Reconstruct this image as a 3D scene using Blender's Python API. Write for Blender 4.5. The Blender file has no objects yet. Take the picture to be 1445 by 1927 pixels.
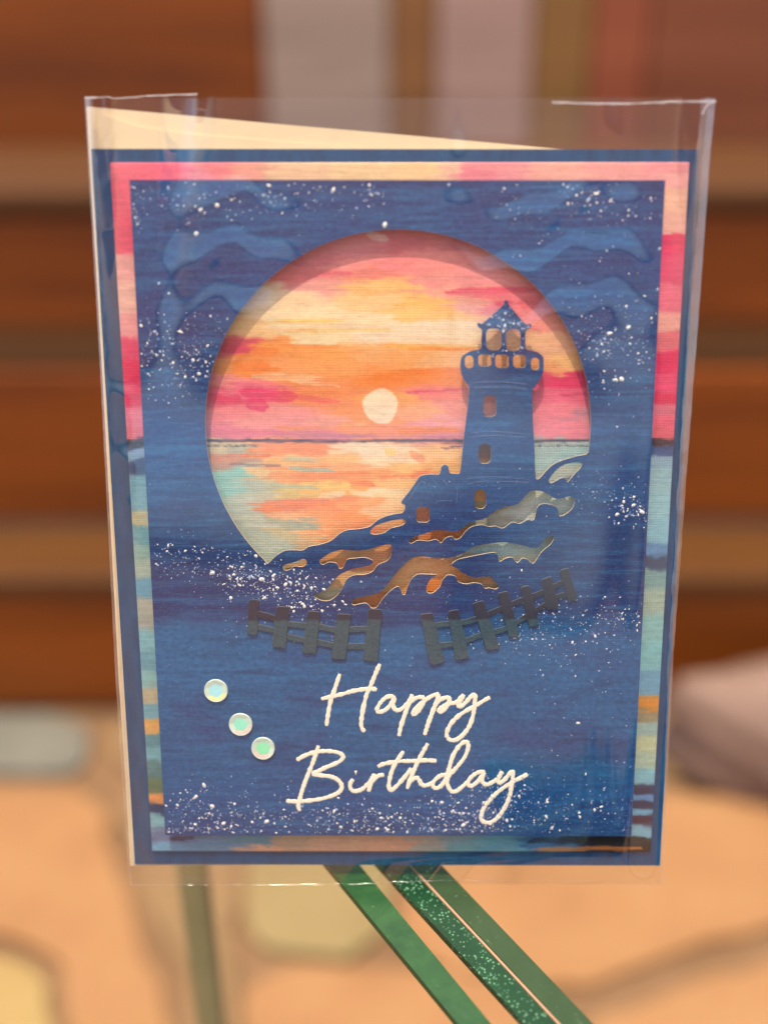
import bpy, bmesh, math, random
import numpy as np
from mathutils import Matrix, Vector

# ------------------------------------------------------------------ camera, world, sun, exposure
SC = bpy.context.scene
COL = SC.collection
PW, PH = 1445.0, 1927.0            # size of the photograph the outlines were measured in
F = 1900.0                         # focal length in those pixels
LEAN = math.radians(15.2)          # the card leans back
BASE_Z = 0.754                     # height of the card's lower edge above the ground
RV = np.array([0.2033, 0.0063, -0.0026])      # card -> camera rotation vector
TV = np.array([2.229, 4.05, 193.6]) * 1e-3    # card centre in camera space (m)
CARD_W, CARD_H = 0.108, 0.140

def rodrigues(r):
    th = np.linalg.norm(r); k = r / th
    K = np.array([[0, -k[2], k[1]], [k[2], 0, -k[0]], [-k[1], k[0], 0]])
    return np.eye(3) + math.sin(th) * K + (1 - math.cos(th)) * K @ K

RC = rodrigues(RV) @ np.diag([1, -1, -1.0])               # card local -> camera (x right, y down, z forward)
CEN = np.array([0, CARD_H / 2, 0])
CAM_L = CEN - RC.T @ TV                                   # camera position in card space
# card local axes in the world: x right, y up along the card, z out of its face
cl, sl = math.cos(LEAN), math.sin(LEAN)
RW = np.array([[1, 0, 0], [0, sl, -cl], [0, cl, sl]])      # columns: images of local x, y, z
OW = np.array([0, 0, BASE_Z])
CAM_W = OW + RW @ CAM_L
RCW = RW @ RC.T                                           # camera axes in the world (columns)
CARD_M = Matrix([[*RW[0], OW[0]], [*RW[1], OW[1]], [*RW[2], OW[2]], [0, 0, 0, 1]])

cam_d = bpy.data.cameras.new('camera'); cam = bpy.data.objects.new('camera', cam_d); COL.objects.link(cam)
X, Y, Z = RCW[:, 0], -RCW[:, 1], -RCW[:, 2]
cam.matrix_world = Matrix([[X[i], Y[i], Z[i], CAM_W[i]] for i in range(3)] + [[0, 0, 0, 1]])
cam_d.sensor_fit = 'VERTICAL'; cam_d.sensor_height = 24.0; cam_d.lens = 24.0 * F / PH
cam_d.clip_start = 0.01; cam_d.clip_end = 500
cam_d.dof.use_dof = True; cam_d.dof.focus_distance = 0.1945
cam_d.dof.aperture_fstop = cam_d.lens / 7.0               # about 7.0 mm of aperture
SC.camera = cam

GRAZE = math.radians(22)
s_loc = np.array([-0.09, math.cos(GRAZE), math.sin(GRAZE)]); s_loc /= np.linalg.norm(s_loc)
SUN = RW @ s_loc
SUN_EL = math.asin(SUN[2]); SUN_AZ = math.atan2(SUN[0], SUN[1])
wd = bpy.data.worlds.new('World'); SC.world = wd; wd.use_nodes = True
wn = wd.node_tree; bgn = wn.nodes['Background']
sky = wn.nodes.new('ShaderNodeTexSky'); sky.sky_type = 'NISHITA'; sky.sun_disc = False
sky.sun_elevation = SUN_EL; sky.sun_rotation = SUN_AZ; sky.air_density = 0.9; sky.dust_density = 4.0; sky.ozone_density = 0.6
wn.links.new(sky.outputs[0], bgn.inputs[0]); bgn.inputs[1].default_value = 0.15
sd = bpy.data.lights.new('sun', 'SUN'); sd.energy = 2.6; sd.angle = math.radians(0.6); sd.color = (1.0, 0.90, 0.74)
so = bpy.data.objects.new('sun', sd); COL.objects.link(so)
so.rotation_euler = Vector(SUN).to_track_quat('Z', 'Y').to_euler(); so.location = (0, 0, 3)
SC.view_settings.view_transform = 'Standard'; SC.view_settings.look = 'None'
SC.view_settings.gamma = 1.0; SC.view_settings.exposure = 1.0
SC.cycles.max_bounces = 8; SC.cycles.transparent_max_bounces = 16; SC.cycles.use_denoising = True

# ------------------------------------------------------------------ helpers
rnd = random.Random(7); rng = np.random.default_rng(11)

def ray_l(px, py):
    return RC.T @ np.array([(px - PW / 2) / F, (py - PH / 2) / F, 1.0])
def on_card(px, py, w=0.0):
    d = ray_l(px, py); t = (w - CAM_L[2]) / d[2]; p = CAM_L + d * t
    return (p[0], p[1])
def on_z(px, py, z=0.0):
    d = RW @ ray_l(px, py); t = (z - CAM_W[2]) / d[2]; return CAM_W + d * t
def on_y(px, py, y):
    d = RW @ ray_l(px, py); t = (y - CAM_W[1]) / d[1]; return CAM_W + d * t
def to_px(P):                                   # card-local points (n,3) -> photo pixels
    c = (RC @ (P - CEN).T).T + TV
    return F * c[:, 0] / c[:, 2] + PW / 2, F * c[:, 1] / c[:, 2] + PH / 2
def zoomed(x0, y0, s, pts):
    return [(x0 + x / s, y0 + y / s) for x, y in pts]

def lin(c, k=1.0):
    r = []
    for v in c[:3]:
        v /= 255.0; r.append((v / 12.92 if v <= 0.04045 else ((v + 0.055) / 1.055) ** 2.4) * k)
    return (*r, 1.0)

def tag(o, label=None, cat=None, group=None, kind=None):
    if label: o['label'] = label
    if cat: o['category'] = cat
    if group: o['group'] = group
    if kind: o['kind'] = kind
    return o
def empty(name, mat=None):
    o = bpy.data.objects.new(name, None); COL.objects.link(o); o.empty_display_size = 0.02
    if mat is not None: o.matrix_world = mat
    return o
def link(name, me, mats, parent=None, smooth=False):
    o = bpy.data.objects.new(name, me); COL.objects.link(o)
    for m in (mats if isinstance(mats, (list, tuple)) else [mats]): me.materials.append(m)
    if parent is not None: o.parent = parent
    if smooth: me.polygons.foreach_set('use_smooth', [True] * len(me.polygons))
    return o
def mesh(vs, fs):
    me = bpy.data.meshes.new('mesh'); me.from_pydata([tuple(map(float, v)) for v in vs], [], fs); me.update(); return me

def catmull(pts, n=5, closed=True):
    P = [np.array(p, float) for p in pts]; m = len(P); out = []
    for i in range(m if closed else m - 1):
        if closed: p0, p1, p2, p3 = P[i - 1], P[i], P[(i + 1) % m], P[(i + 2) % m]
        else: p0, p1, p2, p3 = P[max(i - 1, 0)], P[i], P[i + 1], P[min(i + 2, m - 1)]
        # limit tangents so that long neighbours do not overshoot
        L = np.linalg.norm(p2 - p1) + 1e-9
        def tang(a, b, c):
            t = (c - a) * 0.5; l = np.linalg.norm(t); return t if l < L else t * (L / l)
        t1, t2 = tang(p0, p1, p2), tang(p1, p2, p3)
        for k in range(n):
            s = k / n
            out.append((2*s**3 - 3*s*s + 1)*p1 + (s**3 - 2*s*s + s)*t1 + (-2*s**3 + 3*s*s)*p2 + (s**3 - s*s)*t2)
    if not closed: out.append(P[-1])
    return [tuple(p) for p in out]
def dense(pts, step, closed=True):
    out = []; m = len(pts)
    for i in range(m if closed else m - 1):
        a, b = np.array(pts[i], float), np.array(pts[(i + 1) % m], float)
        n = max(1, int(np.linalg.norm(b - a) / step))
        out += [tuple(a + (b - a) * k / n) for k in range(n)]
    if not closed: out.append(tuple(pts[-1]))
    return out
def rrect(x0, y0, x1, y1, r, n=5):
    o = []
    for cx, cy, a0 in ((x1 - r, y0 + r, -90), (x1 - r, y1 - r, 0), (x0 + r, y1 - r, 90), (x0 + r, y0 + r, 180)):
        for k in range(n + 1):
            a = math.radians(a0 + 90 * k / n); o.append((cx + r * math.cos(a), cy + r * math.sin(a)))
    return o

def sheet(loops_px, w_back, w_front, bevel=0.0):
    """paper cut to the given outlines (first outer, the rest holes); px outlines lie on its front face"""
    cu = bpy.data.curves.new('cut', 'CURVE'); cu.dimensions = '2D'; cu.fill_mode = 'BOTH'
    for lp in loops_px:
        pts = [on_card(x, y, w_front) for x, y in lp]
        sp = cu.splines.new('POLY'); sp.points.add(len(pts) - 1)
        for p, q in zip(sp.points, pts): p.co = (q[0] * 1000, q[1] * 1000, 0, 1)
        sp.use_cyclic_u = True
    cu.extrude = (w_front - w_back) * 500 - bevel * 1000
    if bevel: cu.bevel_depth = bevel * 1000; cu.bevel_resolution = 1; cu.offset = -bevel * 1000
    o = bpy.data.objects.new('cut', cu); COL.objects.link(o)
    me = bpy.data.meshes.new_from_object(o.evaluated_get(bpy.context.evaluated_depsgraph_get()))
    bpy.data.objects.remove(o); bpy.data.curves.remove(cu)
    n = len(me.vertices); co = np.empty(n * 3); me.vertices.foreach_get('co', co); co = co.reshape(-1, 3) * 0.001
    co[:, 2] += (w_front + w_back) / 2; me.vertices.foreach_set('co', co.ravel()); me.update()
    me.materials.clear()
    me.polygons.foreach_set('material_index', [0 if abs(p.normal.z) > 0.9 else 1 for p in me.polygons])
    me.update(); return me
def tube(paths, r, base_w, flat=0.45, jitter=0.0, res=2):
    """strokes given in photo pixels as low rounded relief standing on the plane base_w"""
    cu = bpy.data.curves.new('stroke', 'CURVE'); cu.dimensions = '3D'; cu.bevel_depth = 1.0; cu.bevel_resolution = res; cu.use_fill_caps = True
    for path in paths:
        sp = cu.splines.new('POLY'); sp.points.add(len(path) - 1); m = len(path)
        for i, (p, q) in enumerate(zip(sp.points, path)):
            u, v = on_card(q[0], q[1], base_w); p.co = (u * 1000, v * 1000, 0, 1)
            e = min(i, m - 1 - i); k = (0.55, 0.9, 1.0)[min(e, 2)]
            p.radius = r * 1000 * k * (1 + jitter * rnd.uniform(-1, 1))
    o = bpy.data.objects.new('stroke', cu); COL.objects.link(o)
    me = bpy.data.meshes.new_from_object(o.evaluated_get(bpy.context.evaluated_depsgraph_get()))
    bpy.data.objects.remove(o); bpy.data.curves.remove(cu)
    co = np.empty(len(me.vertices) * 3); me.vertices.foreach_get('co', co); co = co.reshape(-1, 3) * 0.001
    co[:, 2] = base_w + co[:, 2] * flat; me.vertices.foreach_set('co', co.ravel()); me.materials.clear(); me.update(); return me
def box_mesh(x0, x1, y0, y1, z0, z1, bev=0.004):
    bm = bmesh.new(); bmesh.ops.create_cube(bm, size=1)
    for v in bm.verts:
        v.co = ((x0 + x1) / 2 + v.co.x * (x1 - x0), (y0 + y1) / 2 + v.co.y * (y1 - y0), (z0 + z1) / 2 + v.co.z * (z1 - z0))
    if bev: bmesh.ops.bevel(bm, geom=list(bm.edges), offset=bev, segments=2, affect='EDGES', profile=0.6)
    me = bpy.data.meshes.new('box'); bm.to_mesh(me); bm.free(); return me

# ------------------------------------------------------------------ materials
class NT:
    def __init__(s, name, rough=0.6, spec=0.4):
        s.m = bpy.data.materials.new(name); s.m.use_nodes = True; s.t = s.m.node_tree
        s.b = s.t.nodes['Principled BSDF']; s.out = s.t.nodes['Material Output']
        s.b.inputs['Roughness'].default_value = rough; s.b.inputs['Specular IOR Level'].default_value = spec
    def n(s, typ, **kw):
        nd = s.t.nodes.new('ShaderNode' + typ)
        for k, v in kw.items():
            if k in nd.inputs: nd.inputs[k].default_value = v
            else: setattr(nd, k, v)
        return nd
    def l(s, a, b): s.t.links.new(a, b)
    def coord(s, sx, sy, sz, space='Object'):
        tc = s.n('TexCoord'); mp = s.n('Mapping'); mp.inputs['Scale'].default_value = (sx, sy, sz)
        s.l(tc.outputs[space], mp.inputs[0]); return mp.outputs[0]
    def noise(s, vec, scale=1.0, detail=4, rough=0.55, dist=0.0):
        nd = s.n('TexNoise'); nd.inputs['Scale'].default_value = scale; nd.inputs['Detail'].default_value = detail
        nd.inputs['Roughness'].default_value = rough; nd.inputs['Distortion'].default_value = dist
        s.l(vec, nd.inputs['Vector']); return nd.outputs[0]
    def ramp(s, fac, stops):
        r = s.n('ValToRGB'); e = r.color_ramp.elements
        while len(e) < len(stops): e.new(0.5)
        for el, (p, c) in zip(e, stops): el.position = p; el.color = c
        s.l(fac, r.inputs[0]); return r.outputs[0]
    def mix(s, a, b, fac, mode='MIX'):
        m = s.n('Mix', data_type='RGBA', blend_type=mode)
        for v, i in ((fac, 0), (a, 6), (b, 7)):
            if hasattr(v, 'node'): s.l(v, m.inputs[i])
            else: m.inputs[i].default_value = v
        return m.outputs[2]
    def math(s, op, a, b=0.0):
        m = s.n('Math', operation=op)
        for i, v in enumerate((a, b)):
            if hasattr(v, 'node'): s.l(v, m.inputs[i])
            else: m.inputs[i].default_value = v
        return m.outputs[0]
    def bump(s, h, strength, dist):
        b = s.n('Bump'); b.inputs['Strength'].default_value = strength; b.inputs['Distance'].default_value = dist
        s.l(h, b.inputs['Height']); s.l(b.outputs[0], s.b.inputs['Normal'])
    def color(s, c):
        if hasattr(c, 'node'): s.l(c, s.b.inputs['Base Color'])
        else: s.b.inputs['Base Color'].default_value = c
        return s
def weave(t, period):
    """woven canvas relief: two crossed thread waves with uneven threads"""
    v = t.coord(1 / period, 1 / period, 1 / period)
    w1 = t.n('TexWave', bands_direction='X'); w2 = t.n('TexWave', bands_direction='Y')
    for w in (w1, w2):
        w.inputs['Scale'].default_value = 0.32; w.inputs['Distortion'].default_value = 2.2; w.inputs['Detail'].default_value = 2; w.inputs['Detail Scale'].default_value = 0.7
        t.l(v, w.inputs['Vector'])
    n = t.noise(v, 1.3, 3)
    return t.math('ADD', t.math('MAXIMUM', w1.outputs['Fac'], w2.outputs['Fac']), t.math('MULTIPLY', n, 0.9))
KP = 0.80      # paper reflectance for full white in the picture

def mat_paint():
    t = NT('painted_sunset_paper', 0.62, 0.25)
    a = t.n('Attribute', attribute_name='paint')
    v = t.coord(900, 7000, 900)
    br = t.noise(v, 1.0, 5, 0.65)
    c = t.mix(a.outputs[0], (1, 1, 1, 1), 0.0)
    k = t.ramp(br, [(0.3, (0.86, 0.84, 0.82, 1)), (0.7, (1.08, 1.08, 1.08, 1))])
    t.color(t.mix(c, k, 1.0, 'MULTIPLY')); t.bump(weave(t, 0.00048), 0.65, 0.00008); return t.m
def mat_navy():
    t = NT('printed_navy_paper', 0.6, 0.25)
    sep = t.n('SeparateXYZ'); tc = t.n('TexCoord'); t.l(tc.outputs['Object'], sep.inputs[0])
    warp = t.noise(t.coord(40, 90, 40), 1.0, 3)
    yy = t.math('ADD', t.math('DIVIDE', sep.outputs[1], CARD_H), t.math('MULTIPLY', t.math('SUBTRACT', warp, 0.5), 0.10))
    band = t.ramp(yy, [(0.05, lin((27, 56, 99))), (0.11, lin((26, 71, 120))), (0.20, lin((25, 78, 120))), (0.30, lin((28, 84, 128))),
                       (0.355, lin((33, 88, 130))), (0.39, lin((24, 45, 96))), (0.47, lin((22, 43, 92))), (0.56, lin((24, 63, 112))),
                       (0.63, lin((30, 63, 114))), (0.72, lin((32, 50, 99))), (0.82, lin((28, 56, 108))), (0.90, lin((24, 59, 109))), (0.96, lin((35, 52, 99)))])
    str1 = t.noise(t.coord(60, 900, 60), 1.0, 6, 0.7, 0.6)
    c = t.mix(band, lin((42, 104, 146)), t.math('MULTIPLY', t.ramp(str1, [(0.46, (0, 0, 0, 1)), (0.70, (1, 1, 1, 1))]), 0.65))
    pur = t.noise(t.coord(45, 110, 45), 1.0, 4, 0.6, 0.8)
    c = t.mix(c, lin((44, 41, 96)), t.math('MULTIPLY', t.ramp(pur, [(0.50, (0, 0, 0, 1)), (0.68, (1, 1, 1, 1))]), 0.45))
    dk = t.noise(t.coord(70, 500, 70), 1.0, 5, 0.7)
    c = t.mix(c, lin((16, 32, 71)), t.math('MULTIPLY', t.ramp(dk, [(0.52, (0, 0, 0, 1)), (0.75, (1, 1, 1, 1))]), 0.6))
    fl = t.noise(t.coord(5200, 5200, 5200), 1.0, 2, 0.6)
    c = t.mix(c, lin((69, 123, 160)), t.math('MULTIPLY', t.ramp(fl, [(0.58, (0, 0, 0, 1)), (0.75, (1, 1, 1, 1))]), 0.42))
    mo = t.noise(t.coord(900, 1300, 900), 1.0, 4, 0.6); c = t.mix(c, t.ramp(mo, [(0.3, (0.62, 0.66, 0.72, 1)), (0.7, (1.3, 1.26, 1.2, 1))]), 0.8, 'MULTIPLY')
    t.color(c); t.bump(weave(t, 0.00048), 0.6, 0.00006); return t.m
def mat_plain(name, rgb, rough=0.6, spec=0.3, k=KP, amp=0.10, scale=700, bump=0.0, sub=None):
    t = NT(name, rough, spec); n = t.noise(t.coord(scale, scale, scale), 1.0, 5, 0.6)
    c = lin(rgb, k); lo = tuple(v * (1 - amp) for v in c[:3]) + (1,); hi = tuple(min(v * (1 + amp), 0.95) for v in c[:3]) + (1,)
    t.color(t.ramp(n, [(0.3, lo), (0.7, hi)]))
    if bump: t.bump(n, 0.5, bump)
    return t.m
def mat_mat():
    t = NT('teal_blue_cardstock', 0.5, 0.35); n = t.noise(t.coord(500, 160, 500), 1.0, 5, 0.65)
    t.color(t.ramp(n, [(0.3, lin((2, 56, 94), 0.8)), (0.7, lin((6, 80, 122), 0.8))]))
    t.bump(t.noise(t.coord(3000, 3000, 3000), 1, 3), 0.3, 0.00003); return t.m
def mat_film(name, refl, rough, haze=0.0, hazecol=(0.9, 0.85, 0.8, 1), bumpamt=0.0):
    t = NT(name); t.t.nodes.remove(t.b)
    tr = t.n('BsdfTransparent'); tr.inputs[0].default_value = (0.985, 0.985, 0.985, 1)
    gl = t.n('BsdfGlossy'); gl.inputs['Color'].default_value = (1, 1, 1, 1); gl.inputs['Roughness'].default_value = rough
    fr = t.n('Fresnel'); ge = t.n('NewGeometry')      # a film reflects alike from both sides
    t.l(t.math('SUBTRACT', 1.5, t.math('MULTIPLY', ge.outputs['Backfacing'], 1.5 - 1 / 1.5)), fr.inputs[0])
    f = t.math('MINIMUM', t.math('MULTIPLY', fr.outputs[0], refl), 0.22)
    if bumpamt:
        b = t.n('Bump'); b.inputs['Strength'].default_value = 0.6; b.inputs['Distance'].default_value = bumpamt
        t.l(t.noise(t.coord(160, 90, 160), 1, 3, 0.5, 0.7), b.inputs['Height']); t.l(b.outputs[0], gl.inputs['Normal'])
    mx = t.n('MixShader'); t.l(f, mx.inputs[0]); t.l(tr.outputs[0], mx.inputs[1]); t.l(gl.outputs[0], mx.inputs[2])
    res = mx.outputs[0]
    if haze:
        df = t.n('BsdfDiffuse'); df.inputs[0].default_value = hazecol; tl = t.n('BsdfTranslucent'); tl.inputs[0].default_value = hazecol
        ad = t.n('MixShader'); ad.inputs[0].default_value = 0.5; t.l(df.outputs[0], ad.inputs[1]); t.l(tl.outputs[0], ad.inputs[2])
        m2 = t.n('MixShader'); t.l(res, m2.inputs[1]); t.l(ad.outputs[0], m2.inputs[2])
        nz = t.noise(t.coord(300, 120, 300), 1, 4, 0.6)
        t.l(t.math('MULTIPLY', t.ramp(nz, [(0.3, (0.45, 0.45, 0.45, 1)), (0.7, (1, 1, 1, 1))]), haze), m2.inputs[0]); res = m2.outputs[0]
    t.l(res, t.out.inputs[0]); return t.m
def mat_wood(name, dark, light, k=0.5, rough=0.55):
    t = NT(name, rough, 0.35); v = t.coord(1.2, 14, 14)
    n = t.noise(v, 1.0, 6, 0.65, 0.5); g = t.noise(t.coord(4, 160, 160), 1.0, 3)
    c = t.ramp(n, [(0.3, lin(dark, k)), (0.7, lin(light, k))])
    t.color(t.mix(c, lin(dark, k * 0.7), t.math('MULTIPLY', t.ramp(g, [(0.55, (0, 0, 0, 1)), (0.7, (1, 1, 1, 1))]), 0.5)))
    t.bump(g, 0.3, 0.001); return t.m
def mat_stone(name, a, b, k=0.5):
    t = NT(name, 0.8, 0.25); n = t.noise(t.coord(9, 9, 9), 1.0, 6, 0.6, 0.4); f = t.noise(t.coord(220, 220, 220), 1, 4)
    c = t.ramp(n, [(0.3, lin(a, k)), (0.7, lin(b, k))])
    t.color(t.mix(c, lin(a, k * 0.75), t.math('MULTIPLY', f, 0.35))); t.bump(f, 0.4, 0.002); return t.m

M_paint, M_navy, M_mat = mat_paint(), mat_navy(), mat_mat()
M_core = mat_plain('paper_core', (236, 214, 176), 0.8, 0.1)
M_white = mat_plain('ivory_card', (252, 232, 196), 0.75, 0.15, 0.86, 0.03, 260)
M_env = mat_plain('cream_envelope_paper', (250, 222, 178), 0.75, 0.15, 0.70, 0.035, 220, 0.00003)
def mat_fence():
    t = NT('slate_fence_paper', 0.7, 0.2); sep = t.n('SeparateXYZ'); tc = t.n('TexCoord'); t.l(tc.outputs['Object'], sep.inputs[0])
    n = t.noise(t.coord(1500, 2200, 1500), 1, 5, 0.65); big = t.noise(t.coord(160, 160, 160), 1, 3)
    y0 = on_card(720, 1166, 0.0024)[1]
    f = t.math('ADD', t.math('MULTIPLY', t.math('SUBTRACT', sep.outputs[1], y0), 900.0), t.math('ADD', t.math('MULTIPLY', big, 1.0), 0.0))
    c = t.ramp(f, [(0.30, lin((58, 80, 88))), (0.75, lin((46, 44, 60)))])
    t.color(t.mix(c, lin((26, 32, 46)), t.math('MULTIPLY', t.ramp(n, [(0.45, (0, 0, 0, 1)), (0.65, (1, 1, 1, 1))]), 0.45))); t.bump(n, 0.6, 0.00008); return t.m
M_fence = mat_fence(); M_fence_edge = mat_plain('fence_cut_edge', (96, 98, 100), 0.7, 0.2, 0.8, 0.25, 1200)
M_text = mat_plain('embossed_cream_ink', (255, 240, 208), 0.6, 0.2, 0.88, 0.05, 2600, 0.00006)
M_score = mat_plain('worn_score_line', (84, 98, 138), 0.7, 0.2, 0.9, 0.25, 1500)
M_spk = [mat_plain('splatter_white', (250, 244, 232), 0.6, 0.3, 0.85, 0.05), mat_plain('splatter_pale_blue', (176, 190, 214), 0.6, 0.3, 0.85, 0.08),
         mat_plain('splatter_dim_blue', (104, 128, 174), 0.6, 0.3, 0.85, 0.08)]

# ------------------------------------------------------------------ the setting: ground, paving, bench
gz = 0.0
M_soil = mat_stone('sandy_mortar', (164, 122, 82), (192, 146, 102), 0.40)
g = link('ground', mesh([(-40, -40, -0.012), (40, -40, -0.012), (40, 60, -0.012), (-40, 60, -0.012)], [(0, 1, 2, 3)]), M_soil); tag(g, kind='structure')
paving = empty('paving'); tag(paving, kind='structure')
ST = {'tan': mat_stone('tan_sandstone', (214, 152, 96), (236, 176, 116), 0.38), 'yellow': mat_stone('yellow_sandstone', (224, 184, 112), (238, 200, 126), 0.37),
      'pale': mat_stone('pale_sandstone', (200, 172, 112), (216, 186, 126), 0.35), 'blue': mat_stone('blue_grey_stone', (146, 142, 124), (170, 164, 146), 0.40),
      'grey': mat_stone('dull_tan_stone', (186, 146, 98), (206, 164, 112), 0.36)}
def flag(px, kind, top=0.0):
    pts = [on_z(x, y, top) for x, y in px]
    ring = [np.array((q[0], q[1])) for q in pts]; rounded = []
    for i in range(len(ring)):                                  # worn, rounded corners
        a, b, c = ring[i - 1], ring[i], ring[(i + 1) % len(ring)]
        r1, r2 = min(0.07, np.linalg.norm(a - b) * 0.4), min(0.07, np.linalg.norm(c - b) * 0.4)
        p1, p2 = b + (a - b) / np.linalg.norm(a - b) * r1, b + (c - b) / np.linalg.norm(c - b) * r2
        rounded += [tuple((1 - t) ** 2 * p1 + 2 * t * (1 - t) * b + t * t * p2) for t in (0, 0.25, 0.5, 0.75, 1)]
    bm = bmesh.new(); vs = [bm.verts.new((p[0], p[1], top)) for p in dense(rounded, 0.12)]
    for v in vs: v.co.x += rnd.uniform(-.006, .006); v.co.y += rnd.uniform(-.006, .006)
    f = bm.faces.new(vs)
    if f.normal.z < 0: f.normal_flip()
    bm.normal_update()
    r = bmesh.ops.extrude_face_region(bm, geom=[f])
    for e in r['geom']:
        if isinstance(e, bmesh.types.BMVert): e.co.z -= 0.04
    bmesh.ops.recalc_face_normals(bm, faces=bm.faces)
    me = bpy.data.meshes.new('stone'); bm.to_mesh(me); bm.free()
    return link('flagstone', me, ST[kind], paving)
flag([(-700, 1480), (185, 1482), (222, 1640), (318, 1900), (330, 2050), (140, 2050), (112, 1770), (-700, 1735)], 'tan')
flag([(-700, 1760), (92, 1795), (112, 2050), (-700, 2050)], 'yellow')
flag([(222, 1482), (450, 1482), (440, 1800), (440, 2050), (376, 2050), (360, 1890), (262, 1640)], 'grey')
flag([(475, 1482), (775, 1482), (715, 1800), (465, 1800)], 'pale')
flag([(466, 1822), (1030, 1835), (1000, 2050), (462, 2050)], 'tan')
flag([(800, 1482), (1900, 1510), (1900, 1605), (1445, 1742), (1062, 1872), (738, 1805)], 'tan')
flag([(1075, 1935), (1445, 1806), (1900, 1660), (1900, 2300), (1010, 2300)], 'tan')
flag([(-700, 1352), (170, 1345), (176, 1455), (-700, 1455)], 'blue')
flag([(205, 1345), (760, 1345), (770, 1455), (212, 1455)], 'grey')
flag([(790, 1345), (2100, 1345), (2100, 1480), (1400, 1462), (800, 1455)], 'grey')

# bench: two timber tiers, a deep seat and an upright board back
bench = empty('timber_bench', Matrix.Translation((0, on_z(700, 1330)[1], gz)))
tag(bench, 'long brown timber bench with stepped front boards, blurred behind the card', 'bench')
WD = {'a': mat_wood('red_brown_timber', (134, 62, 1), (192, 96, 4), 0.56), 'b': mat_wood('golden_timber', (158, 88, 18), (190, 118, 32), 0.19),
      'c': mat_wood('dark_timber', (130, 84, 42), (160, 106, 56), 0.9),
      'grey': mat_wood('weathered_grey_timber', (156, 130, 110), (182, 154, 132), 0.95), 'pink': mat_wood('faded_pink_timber', (172, 134, 116), (198, 158, 138), 0.85),
      'olive': mat_wood('olive_painted_timber', (140, 96, 42), (166, 116, 58), 0.8), 'red': mat_wood('red_painted_timber', (176, 88, 50), (202, 108, 66), 0.6),
      'brown': mat_wood('warm_brown_timber', (150, 78, 40), (178, 102, 62), 0.62)}
Y1 = on_z(700, 1330)[1]; z1 = on_y(700, 1078, Y1)[2]; Y2 = on_z(700, 985, z1)[1]
zg0, zg1 = on_y(700, 700, Y2)[2], on_y(700, 608, Y2)[2]; z2 = on_y(700, 352, Y2)[2]; Y3 = on_z(700, 272, z2)[1]
zt = on_y(700, -400, Y3)[2]; XL, XR = -2.4, 2.4
def board(x0, x1, y0, y1, z0, z1, m, name='board'):
    me = box_mesh(x0, x1, y0 - Y1, y1 - Y1, z0, z1, 0.008); return link(name, me, WD[m], bench)
board(XL, XR, Y1, Y1 + 0.04, 0.0, z1 - 0.034, 'a', 'riser_board')
board(XL, XR, Y1 - 0.012, Y2 - 0.004, z1 - 0.03, z1, 'b', 'step_board')
board(XL, XR, Y2, Y2 + 0.04, z1 + 0.004, zg0, 'a', 'riser_board')
board(XL, XR, Y2 + 0.045, Y2 + 0.075, zg0 - 0.08, zg1 + 0.08, 'c', 'inner_board')
board(XL, XR, Y2 + 0.002, Y2 + 0.042, zg1, z2 - 0.034, 'a', 'riser_board')
nseat = 4; dy = (Y3 - Y2 + 0.012) / nseat
for i in range(nseat): board(XL, XR, Y2 - 0.012 + i * dy, Y2 - 0.018 + (i + 1) * dy, z2 - 0.03, z2, 'b', 'seat_board')
xs = [-60000, 500, 735, 820, 1000, 1108, 1215, 60000]
ms = ['a', 'grey', 'c', 'pink', 'olive', 'red', 'brown']
def backx(px): return max(XL, min(XR, on_y(px, 150, Y3)[0])) if abs(px) < 9000 else (XL if px < 0 else XR)
board(XL, XR, Y3 + 0.031, Y3 + 0.05, z2 - 0.2, zt, 'brown', 'backing_board')
for i in range(len(ms)): board(backx(xs[i]) + 0.001, backx(xs[i + 1]) - 0.001, Y3, Y3 + 0.03, z2 - 0.2, zt, ms[i], 'back_board')

# pale block at the bench foot
bm = bmesh.new(); bmesh.ops.create_icosphere(bm, subdivisions=4, radius=1)
for v in bm.verts:
    d = v.co.normalized(); k = 1 + 0.10 * math.sin(3 * d.x + 1.2) * math.cos(4 * d.z) + 0.06 * math.sin(7 * d.x + 5 * d.y) + 0.03 * math.sin(13 * d.z + 9 * d.x)
    v.co = Vector((d.x * 0.24 * k, d.y * 0.10 * k, max(d.z * 0.105 * k, -0.055)))
    v.co.z += 0.055
me = bpy.data.meshes.new('boulder'); bm.to_mesh(me); bm.free()
blk = link('boulder', me, mat_stone('pink_grey_stone', (176, 138, 116), (196, 160, 140), 0.42), None, True)
blk.location = (on_z(1400, 1440)[0] + 0.11, Y1 - 0.13, 0); tag(blk, 'low pale pinkish boulder at the foot of the timber bench', 'boulder')

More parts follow.
